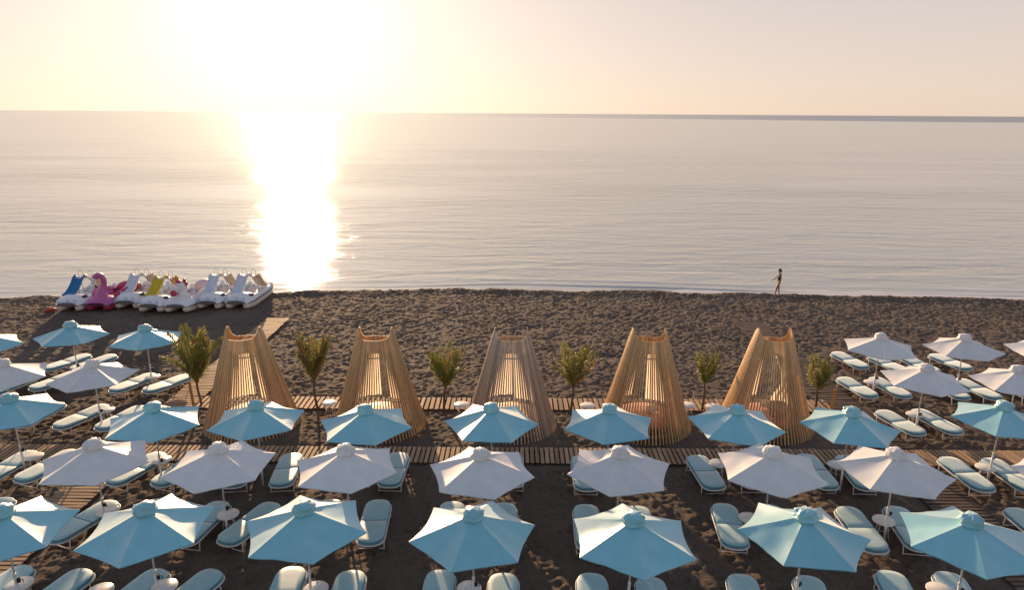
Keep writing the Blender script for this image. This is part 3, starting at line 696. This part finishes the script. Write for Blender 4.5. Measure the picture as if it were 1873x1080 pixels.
# ------------------------------------------------------------ side tables
def table_proto():
    r = empty('side_table')
    MB().lathe([(.27, .445), (.285, .452), (.285, .468), (.278, .475)], 32).build('table_top', M['marble'], r)
    for k in range(4):
        a = PI / 2 * k + .4
        MB().tube([(.12 * math.cos(a), .12 * math.sin(a), .445), (.20 * math.cos(a), .20 * math.sin(a), -.02)], .012, 6).build('leg', M['white_metal'], r)
    MB().tube([(.155 * math.cos(a), .155 * math.sin(a), .22) for a in [2 * PI * k / 16 for k in range(16)]], .008, 5, closed=True).build('ring', M['white_metal'], r)
    return r
TB = [(-14.72,26.12),(-14.75,22.87),(-15.03,19.39),(-10.89,19.20),(-10.96,16.39),(-7.64,16.27),(-11.27,13.40),(-7.91,13.34),(-9.29,13.18),(-4.44,13.31),(-0.94,13.35),(6.49,19.22),(6.45,16.24),(10.15,19.16),(10.05,16.18),(9.88,13.41),(14.71,26.03),(14.72,22.94),(14.73,19.08)]
TC = [((-6.80,23.62), 'between the two leftmost cabanas'), ((-1.84,23.55), 'at the left foot of the pale middle cabana'), ((2.85,23.53), 'between the fourth palm and the fourth cabana from left'), ((6.61,23.63), 'at the right foot of the fourth cabana, left of a palm'), ((7.54,23.50), 'just right of the slim palm before the last cabana')]
tp = table_proto()
for i, (x, y) in enumerate(TB):
    o = tp if i == 0 else copy_tree(tp)
    o.location = (x, y, random.uniform(-.015, .005)); o.rotation_euler = (0, 0, random.uniform(0, 6))
    k = min(range(len(UMB)), key=lambda k: math.hypot(UMB[k][1] - x, UMB[k][2] - y))
    lab = 'round white side table at the pole of the %s' % umb_short[k]
    if (x, y) == (-9.29, 13.18): lab = 'round white side table between the two leftmost parasols of the nearest row'
    tag(o, lab, 'side table', 'round white side tables')
for (x, y), w in TC:
    o = copy_tree(tp); o.location = (x, y, 0); o.rotation_euler = (0, 0, random.uniform(0, 6))
    tag(o, 'round white side table ' + w, 'side table', 'round white side tables')

# ------------------------------------------------------------ young palms
def frond_mesh(seed, L, mat, droop, width):
    rd = random.Random(seed); mb = MB(); n = 12; pts = []
    for i in range(n + 1):
        t = i / n; pts.append(Vector((L * (.07 * math.sin(PI * min(1, t * .95)) + droop * .42 * t ** 2.4), 0.03 * math.sin(t * 3 + seed), L * (t - droop * .22 * t ** 3))))
    mb.tube(pts, [.009 * (1 - .8 * i / n) + .002 for i in range(n + 1)], 5)
    nl = 60
    for i in range(nl):
        t = .10 + .90 * i / nl; k = min(int(t * n), n - 1); f = t * n - k; p = pts[k].lerp(pts[k + 1], f); d = (pts[k + 1] - pts[k]).normalized()
        for sd in (-1, 1):
            ll = width * (.35 + .9 * math.sin(PI * min(1, t * .85 + .12))) * rd.uniform(.8, 1.1)
            out = (Vector((rd.uniform(-.35, .35), sd * rd.uniform(.6, 1.0), 0)) + d * rd.uniform(.7, 1.2)).normalized()
            mid = p + out * ll * .55; tip = p + out * ll * .85 + Vector((0, 0, -ll * rd.uniform(.2, .8)))
            w = out.cross(Vector((rd.uniform(-1, 1), rd.uniform(-.3, .3), 1))).normalized() * .0075
            mb.add([p, mid + w, tip, mid - w], [(0, 1, 2, 3)])
    return mb.mesh('frond', mat)
FR = {}
for key in ('leaf', 'leaf_bright', 'leaf_dry'):
    FR[key] = [frond_mesh(s_, 1.0, M[key], dr, .25) for s_, dr in ((1, .25), (2, .5), (3, .9), (4, .35))]
def palm(loc, h, trunk_h, nf, spread, lean, label, bright, dry, seed, side=(0, 0)):
    rd = random.Random(seed); r = empty('palm_tree', (*loc, 0)); tag(r, label, 'palm tree', 'young palms planted between the cabanas')
    n = 10; pts = []; rs = []
    for i in range(n + 1):
        t = i / n; pts.append((lean * trunk_h * t + .02 * math.sin(t * 5 + seed), .02 * math.cos(t * 4), -.1 + (trunk_h + .1) * t)); rs.append(.048 - .014 * t + (.006 if i % 2 else 0))
    MB().tube(pts, rs, 9).build('trunk', M['trunk'], r)
    top = Vector(pts[-1]); L = h - trunk_h
    for k in range(nf):
        az = 2 * PI * k / nf * 2.4 + rd.uniform(-.3, .3); q = k / nf
        til = spread * (.15 + .85 * q) * rd.uniform(.7, 1.1); sc = L * rd.uniform(.85, 1.12) * (1 - .18 * q)
        key = 'leaf_dry' if rd.random() < dry else ('leaf_bright' if rd.random() < bright else 'leaf')
        rot = Matrix.Rotation(az, 4, 'Z') @ Matrix.Rotation(til, 4, 'Y')
        o = link('frond', FR[key][rd.randrange(4)], r, top - Vector((0, 0, .25 * q * rd.random())))
        e = rot.to_euler(); o.rotation_euler = (e.x + side[1], e.y + side[0], e.z); o.scale = (sc, sc, sc)
    MB().tube([top + Vector((.055 * math.cos(a), .055 * math.sin(a), .12)) for a in [2 * PI * k / 12 for k in range(12)]], .018, 6, closed=True).build('tie_rope', M['rope'], r)
palm((-11.99, 24.34), 3.25, 1.05, 17, R(20), -.04, 'bushy palm on the far left beside the leftmost cabana and wooden post', .25, .12, 1)
palm((-7.40, 24.0), 3.2, 1.25, 17, R(13), -.05, 'narrow upright palm between the two leftmost cabanas', .3, .08, 2)
palm((-2.53, 23.8), 2.85, 1.15, 16, R(12), .02, 'palm with its tip blown right, left of the pale middle cabana', .4, .12, 3, (.14, 0))
palm((2.29, 23.9), 2.95, 1.15, 16, R(30), .02, 'palm with wide spreading fronds right of the pale middle cabana', .15, .05, 4)
palm((7.32, 24.1), 2.45, 1.15, 14, R(10), .0, 'shortest slim bright green palm left of the rightmost cabana', .9, .1, 5, (.12, 0))
palm((11.6, 24.05), 2.4, 1.05, 17, R(34), .0, 'bright bushy palm at the right flank of the rightmost cabana', .7, .05, 6)

# ------------------------------------------------------------ wooden posts at the walkways
for (x, y, h, lab) in ((-12.1, 24.0, 1.15, 'orange wooden post beside the left boardwalk and leftmost palm'), (12.35, 24.3, .85, 'short orange wooden post leaning beside the right boardwalk')):
    p = MB(); rings = []
    for z, s_ in ((-.2, .05), (h - .02, .048), (h, .036)): rings.append([(s_ * sx * .9, s_ * sy * .9, z) for sx, sy in ((-1, -1), (1, -1), (1, 1), (-1, 1))])
    o = p.loft(rings, smooth=False).build('wooden_post', M['post'], loc=(x, y, 0), rot=(0, R(-3 if x < 0 else 4), R(20))); tag(o, lab, 'post', 'wooden posts beside the boardwalks')

# ------------------------------------------------------------ pedal boats (bow towards -y)
def pontoon(cx, mat, parent, L=3.7, name='pontoon'):
    rings = []; n = 14
    for i in range(13):
        t = i / 12; y = -L / 2 + L * t
        w = .27 * (1 - (1 - min(1, t * 5)) ** 2.2 * .5) * (1 - .1 * max(0, t - .8) * 5); zb = .0 + .16 * (1 - min(1, t * 3)) ** 2
        rings.append([(cx + w * math.copysign(abs(math.cos(a)) ** .7, math.cos(a)), y, .24 + zb * .5 + (.26 - zb * .5) * math.copysign(abs(math.sin(a)) ** .8, math.sin(a))) for a in [2 * PI * k / n for k in range(n)]])
    return MB().loft(rings).build(name, mat, parent)
def deck(mat, parent, L=3.9, W=.86, hood=.34):
    """moulded deck: rounded bow cowl in front, side coamings and a well for the seats"""
    mb = MB(); nx, ny = 22, 30; vs = []
    for j in range(ny + 1):
        t = j / ny; y = -L / 2 + L * t
        w = W * (1 - (1 - min(1, t * 4.5)) ** 2.6 * .34) * (1 - .12 * max(0, t - .85) / .15)
        for i in range(nx + 1):
            u = -1 + 2 * i / nx; au = abs(u)
            cow = hood * max(0, math.sin(PI * min(1, max(0, (t + .03) / .42)))) ** .7 * (1 - au ** 3.2)
            rail = .17 * math.exp(-((au - .86) / .12) ** 2) * min(1, t * 4); well = -.10 * (1 if au < .72 else 0) * (1 if t > .36 else 0)
            end = .12 * math.exp(-((t - .97) / .05) ** 2)
            z = .56 + max(cow, rail) + well + end - .11 * max(0, au - .9) / .1 - .08 * max(0, .04 - t) / .04
            vs.append((u * w, y, z))
    fs = [(j * (nx + 1) + i, j * (nx + 1) + i + 1, (j + 1) * (nx + 1) + i + 1, (j + 1) * (nx + 1) + i) for j in range(ny) for i in range(nx)]
    edge = [j * (nx + 1) for j in range(ny, -1, -1)] + list(range(1, nx + 1)) + [j * (nx + 1) + nx for j in range(1, ny + 1)] + [ny * (nx + 1) + i for i in range(nx - 1, 0, -1)]
    base = len(vs)
    for e in edge: x, y, z = vs[e]; vs.append((x * .97, y * .985, .40))
    k = len(edge)
    fs += [(edge[i], edge[(i + 1) % k], base + (i + 1) % k, base + i) for i in range(k)]; fs.append(tuple(base + i for i in range(k)))
    d = mb.add(vs, fs, 0, True).build('deck', mat, parent)
    st = [(vs[e][0] * 1.0, vs[e][1] * 1.0, .435) for e in edge]
    MB().tube(st[::2], .014, 6, closed=True).build('rubbing_strake', M['strip'], parent)
    return d
def slide(pts, w, mat, parent):
    rings = []; P = [Vector(p) for p in pts]
    # smooth path
    Q = []
    for i in range(25):
        t = i / 24 * (len(P) - 1); k = min(int(t), len(P) - 2); f = t - k
        p0, p1, p2, p3 = P[max(k - 1, 0)], P[k], P[k + 1], P[min(k + 2, len(P) - 1)]
        Q.append(.5 * ((2 * p1) + (-p0 + p2) * f + (2 * p0 - 5 * p1 + 4 * p2 - p3) * f * f + (-p0 + 3 * p1 - 3 * p2 + p3) * f ** 3))
    for i, p in enumerate(Q):
        t = (Q[min(i + 1, 24)] - Q[max(i - 1, 0)]).normalized(); s_ = Vector((t.y, -t.x, 0)).normalized(); up = s_.cross(t); up = up if up.z > 0 else -up
        prof = [(-w, .11), (-w + .035, .11), (-w + .05, .02), (0, -.01), (w - .05, .02), (w - .035, .11), (w, .11), (w - .01, -.035), (0, -.05), (-w + .01, -.035)]
        rings.append([p + s_ * a + up * b_ for a, b_ in prof])
    return MB().loft(rings, smooth=True).build('slide', mat, parent)
def rail(x, y, z, parent, w=.24, h=.38):
    pts = [(x - w / 2, y, z - .2)] + [(x - w / 2 * math.cos(PI * k / 8), y, z + h * .6 + w / 2 * 1.2 * math.sin(PI * k / 8)) for k in range(9)] + [(x + w / 2, y, z - .2)]
    MB().tube(pts, .011, 6).build('handrail', M['steel'], parent)
def boat_base(loc, label, hull, rz=0, pont=None, hood=.34):
    r = empty('pedal_boat', loc, rz); tag(r, label, 'pedal boat', 'pedal boats drawn up on the sand')
    for s_ in (-1, 1): pontoon(s_ * .50, pont or M['hull_dull'], r)
    deck(hull, r, hood=hood)
    return r
def seats(r, mat):
    for x in (-.36, .36):
        rings = []
        for (y, z, w) in ((.95, .46, .20), (1.0, .58, .24), (1.28, .60, .25), (1.36, .66, .22), (1.42, .74, .17), (1.48, .72, .16), (1.5, .56, .22)):
            rings.append([(x - w, y, z), (x + w, y, z), (x + w * .9, y + .03, z - .12), (x - w * .9, y + .03, z - .12)])
        MB().loft(rings, smooth=True).build('seat', mat, r)
def slide_boat(loc, label, s1, s2, rz=0, stern_bulge=False):
    r = boat_base(loc, label, M['hull_white'], rz); seats(r, M['hull_dull'])
    ztop_ = 1.62
    slide([(-.26, .20, ztop_), (-.26, -.02, ztop_ - .04), (-.28, -.45, 1.16), (-.30, -.90, .88), (-.32, -1.25, .79)], .29, s1, r)
    slide([(.33, .12, ztop_), (.33, .28, ztop_ - .04), (.36, .62, 1.18), (.40, .95, .86), (.42, 1.2, .76)], .27, s2, r)
    MB().box((.03, .13, ztop_ - .04), (.86, .34, .05)).build('top_platform', M['hull_white'], r)
    for x in (-.38, .42):
        MB().tube([(x, .0, .55), (x * .85, .1, ztop_ - .06)], .02, 6).tube([(x, .55, .55), (x * .85, .2, ztop_ - .06)], .02, 6).build('slide_support', M['steel'], r)
    rail(-.26, .22, ztop_, r); rail(.33, .14, ztop_, r)
    for x in (-.52, .05, .42):
        MB().tube([(x + .075 * math.cos(a), -1.86 + .11 * (1 - abs(x)) * 0 - .012 + .02 * math.sin(a), .66 + .075 * math.sin(a)) for a in [2 * PI * k / 14 for k in range(14)]], .014, 5, closed=True).build('emblem', M['emblem'], r)
    MB().sphere((.62, -1.2, .78), (.14, .22, .09)).build('fender', M['strip'], r)
    return r
BY = 39.25
slide_boat((-24.95, 38.55, 0), 'white pedal boat with a bright blue slide, leftmost of the row', M['slide_blue'], M['slide_cream'], R(2))
slide_boat((-21.95, 39.1, 0), 'white pedal boat with white slide, between the pink flamingo and yellow slide', M['slide_white'], M['slide_cream'], R(1))
slide_boat((-20.2, 38.45, 0), 'white pedal boat with a yellow slide left of the unicorn', M['slide_yellow'], M['slide_amber'], R(-1))
slide_boat((-17.3, 39.15, 0), 'white pedal boat with white slide right next to the unicorn', M['slide_white'], M['slide_cream'], R(0))
slide_boat((-15.65, 39.2, 0), 'rightmost white pedal boat with white slide nearest the sun glitter', M['slide_white'], M['slide_cream'], R(-1))
# flamingo
fl = boat_base((-23.35, 38.6, 0), 'pink flamingo-shaped pedal boat with a tall curved neck', M['pink'], R(0), M['raspberry'], .30)
fl.scale = (.95, .95, .94); fl['group'] = 'pedal boats drawn up on the sand'
nk = [(-.05, -1.15, .60), (-.04, -1.12, .95), (.02, -1.05, 1.25), (.10, -1.0, 1.55), (.14, -1.02, 1.82), (.06, -1.08, 2.04), (-.10, -1.15, 2.10), (-.24, -1.20, 2.02), (-.30, -1.22, 1.88)]
MB().tube(nk, [.62, .30, .20, .165, .16, .17, .185, .17, .13], 14).build('neck', M['pink'], fl)
bk = MB(); bk.tube([(-.27, -1.24, 1.94), (-.34, -1.28, 1.78), (-.30, -1.30, 1.60), (-.22, -1.30, 1.48)], [.15, .135, .10, .07], 12); bk.build('beak', M['hull_white'], fl)
MB().tube([(-.23, -1.31, 1.52), (-.19, -1.31, 1.43), (-.16, -1.30, 1.36)], [.075, .055, .01], 10).build('beak_tip', M['black'], fl)
for sx in (-1, 1):
    rings = []
    for i in range(9):
        t = i / 8; y = -1.0 + 2.4 * t; h = .20 + .42 * math.sin(PI * (.15 + .85 * t)) ; x = sx * (.62 + .22 * math.sin(PI * t))
        rings.append([(x - .10, y, .52), (x + .12 * 1, y, .52), (x + .11 + .08 * sx, y, .52 + h), (x - .03 + .08 * sx, y, .54 + h)])
    MB().loft(rings).build('wing', M['raspberry'] if sx > 0 else M['pink'], fl)
MB().sphere((0.25, 1.35, .82), (.75, .55, .36), n=16, m=10).build('tail', M['raspberry'], fl)
seats(fl, M['raspberry'])
# unicorn
un = boat_base((-18.75, 38.4, 0), 'white unicorn-shaped pedal boat with pink snout and mane', M['hull_white'], R(0), M['hull_dull'], .30)
MB().tube([(.10, -1.10, .60), (.08, -1.08, .95), (.07, -1.05, 1.25), (.02, -1.10, 1.55), (-.04, -1.15, 1.70)], [.60, .31, .25, .24, .12], 14).build('neck', M['hull_white'], un)
MB().tube([(.04, -1.1, 1.45), (-.10, -1.30, 1.30), (-.18, -1.42, 1.18)], [.22, .19, .16], 12).build('head', M['hull_white'], un)
MB().sphere((-.22, -1.48, 1.12), .19, n=14, m=10).build('snout', M['raspberry'], un)
MB().tube([(-.04, -1.22, 1.66), (-.12, -1.30, 2.02)], [.05, .008], 8).build('horn', M['raspberry'], un)
for x in (-.14, .16): MB().tube([(x, -1.1, 1.62), (x * 1.2, -1.1, 1.82)], [.07, .01], 8).build('ear', M['pink_pale'], un)
mn = MB()
for i in range(7):
    t = i / 6; mn.sphere((.22 + .06 * math.sin(i * 2), -1.0 + .05 * math.sin(i), 1.72 - 1.0 * t), (.10, .13, .13), n=8, m=6)
mn.sphere((-.02, -1.2, 1.72), (.16, .12, .10), n=8, m=6)
mn.build('mane', M['raspberry'], un)
for sx in (-1, 1):
    rings = []
    for i in range(9):
        t = i / 8; y = -.9 + 2.2 * t; h = .18 + .36 * math.sin(PI * (.15 + .85 * t)); x = sx * (.62 + .2 * math.sin(PI * t))
        rings.append([(x - .10, y, .52), (x + .12, y, .52), (x + .11 + .08 * sx, y, .52 + h), (x - .03 + .08 * sx, y, .54 + h)])
    MB().loft(rings).build('wing', M['hull_white'], un)
MB().sphere((.30, 1.3, .85), (.62, .55, .42), n=16, m=10).build('tail', M['pink_pale'], un)
seats(un, M['hull_white'])
for x in (.0,): MB().tube([(.95, 0.9, .6), (.95, 0.9, .6)], .01, 4)
o = MB().sphere((0, 0, .12), (.30, .16, .12)).sphere((.28, 0, .11), .07, n=8, m=6).build('float', M['red_float'], loc=(-26.0, 36.85, 0), rot=(0, 0, R(15))); tag(o, 'small red float on the sand under the bow of the leftmost pedal boat', 'float')

# ------------------------------------------------------------ person walking left along the waterline
def skin_mesh(name, verts, edges, radii, mat, sub=1):
    me = bpy.data.meshes.new(name + '_cage'); me.from_pydata(verts, edges, []); o = bpy.data.objects.new(name + '_cage', me); col.objects.link(o)
    md = o.modifiers.new('skin', 'SKIN'); sl = me.skin_vertices[0].data
    for i, r in enumerate(radii):
        sl[i].radius = (r, r) if isinstance(r, float) else r
    sl[0].use_root = True
    sb = o.modifiers.new('sub', 'SUBSURF'); sb.levels = sub; sb.render_levels = sub
    dg = bpy.context.evaluated_depsgraph_get(); dg.update(); m2 = bpy.data.meshes.new_from_object(o.evaluated_get(dg)); m2.name = name
    bpy.data.objects.remove(o); m2.materials.clear(); m2.materials.append(mat)
    m2.polygons.foreach_set('use_smooth', [True] * len(m2.polygons)); m2.update()
    return m2
# facing -x; y is sideways
V = [(0, 0, .92), (-.01, 0, 1.05), (0, 0, 1.20), (0, 0, 1.34), (0, 0, 1.43), (-.015, 0, 1.50),          # 0 pelvis..5 neck top
     (-.03, 0, 1.58), (-.02, 0, 1.66),                                                                   # 6,7 head
     (0, -.09, .88), (-.14, -.09, .52), (-.20, -.09, .12), (-.21, -.09, .04), (-.34, -.09, .03),         # 8-12 near leg forward
     (0, .09, .88), (.04, .09, .50), (.10, .09, .12), (.12, .09, .05), (.0, .09, .02),                   # 13-17 far leg
     (0, -.17, 1.38), (.02, -.20, 1.10), (-.06, -.19, .88), (-.10, -.18, .80),                           # 18-21 near arm
     (0, .17, 1.38), (-.12, .20, 1.12), (-.30, .18, .98), (-.38, .17, .93)]                              # 22-25 far arm forward
Ed = [(0, 1), (1, 2), (2, 3), (3, 4), (4, 5), (5, 6), (6, 7), (0, 8), (8, 9), (9, 10), (10, 11), (11, 12), (0, 13), (13, 14), (14, 15), (15, 16), (16, 17), (3, 18), (18, 19), (19, 20), (20, 21), (3, 22), (22, 23), (23, 24), (24, 25)]
Rr = [(.15, .11), (.13, .095), (.14, .10), (.13, .10), .055, .05, (.085, .075), (.075, .07), .09, .06, .038, .04, .03, .09, .06, .038, .04, .03, .05, .037, .028, .03, .05, .037, .028, .03]
per = link('person', skin_mesh('person', V, Ed, Rr, M['skin'], 2), loc=(16.95, 42.05, -.13)); tag(per, 'person in dark swimsuit and cap walking left along the waterline', 'person')
sw = skin_mesh('swimsuit', [(0, 0, .86), (-.01, 0, 1.05), (0, 0, 1.20), (0, 0, 1.36)], [(0, 1), (1, 2), (2, 3)], [(.165, .125), (.145, .11), (.155, .115), (.13, .10)], M['swimsuit'], 1)
link('swimsuit', sw, per)
MB().sphere((-.02, 0, 1.665), (.10, .095, .075), n=14, m=8).sphere((-.12, 0, 1.65), (.07, .06, .012), n=10, m=5).build('cap', M['cap'], per)
MB().sphere((.04, 0, 1.60), (.07, .085, .09), n=12, m=8).build('hair', M['hair'], per)
MB().sphere((-.125, 0, 1.585), (.022, .016, .022), n=8, m=6).build('nose', M['skin'], per)
MB().tube([(-.08, -.10, 1.40), (-.11, 0, 1.37), (-.08, .10, 1.40), (.05, .09, 1.45), (.08, 0, 1.46), (.05, -.09, 1.45)], .035, 8, closed=True).build('towel', M['towel'], per)
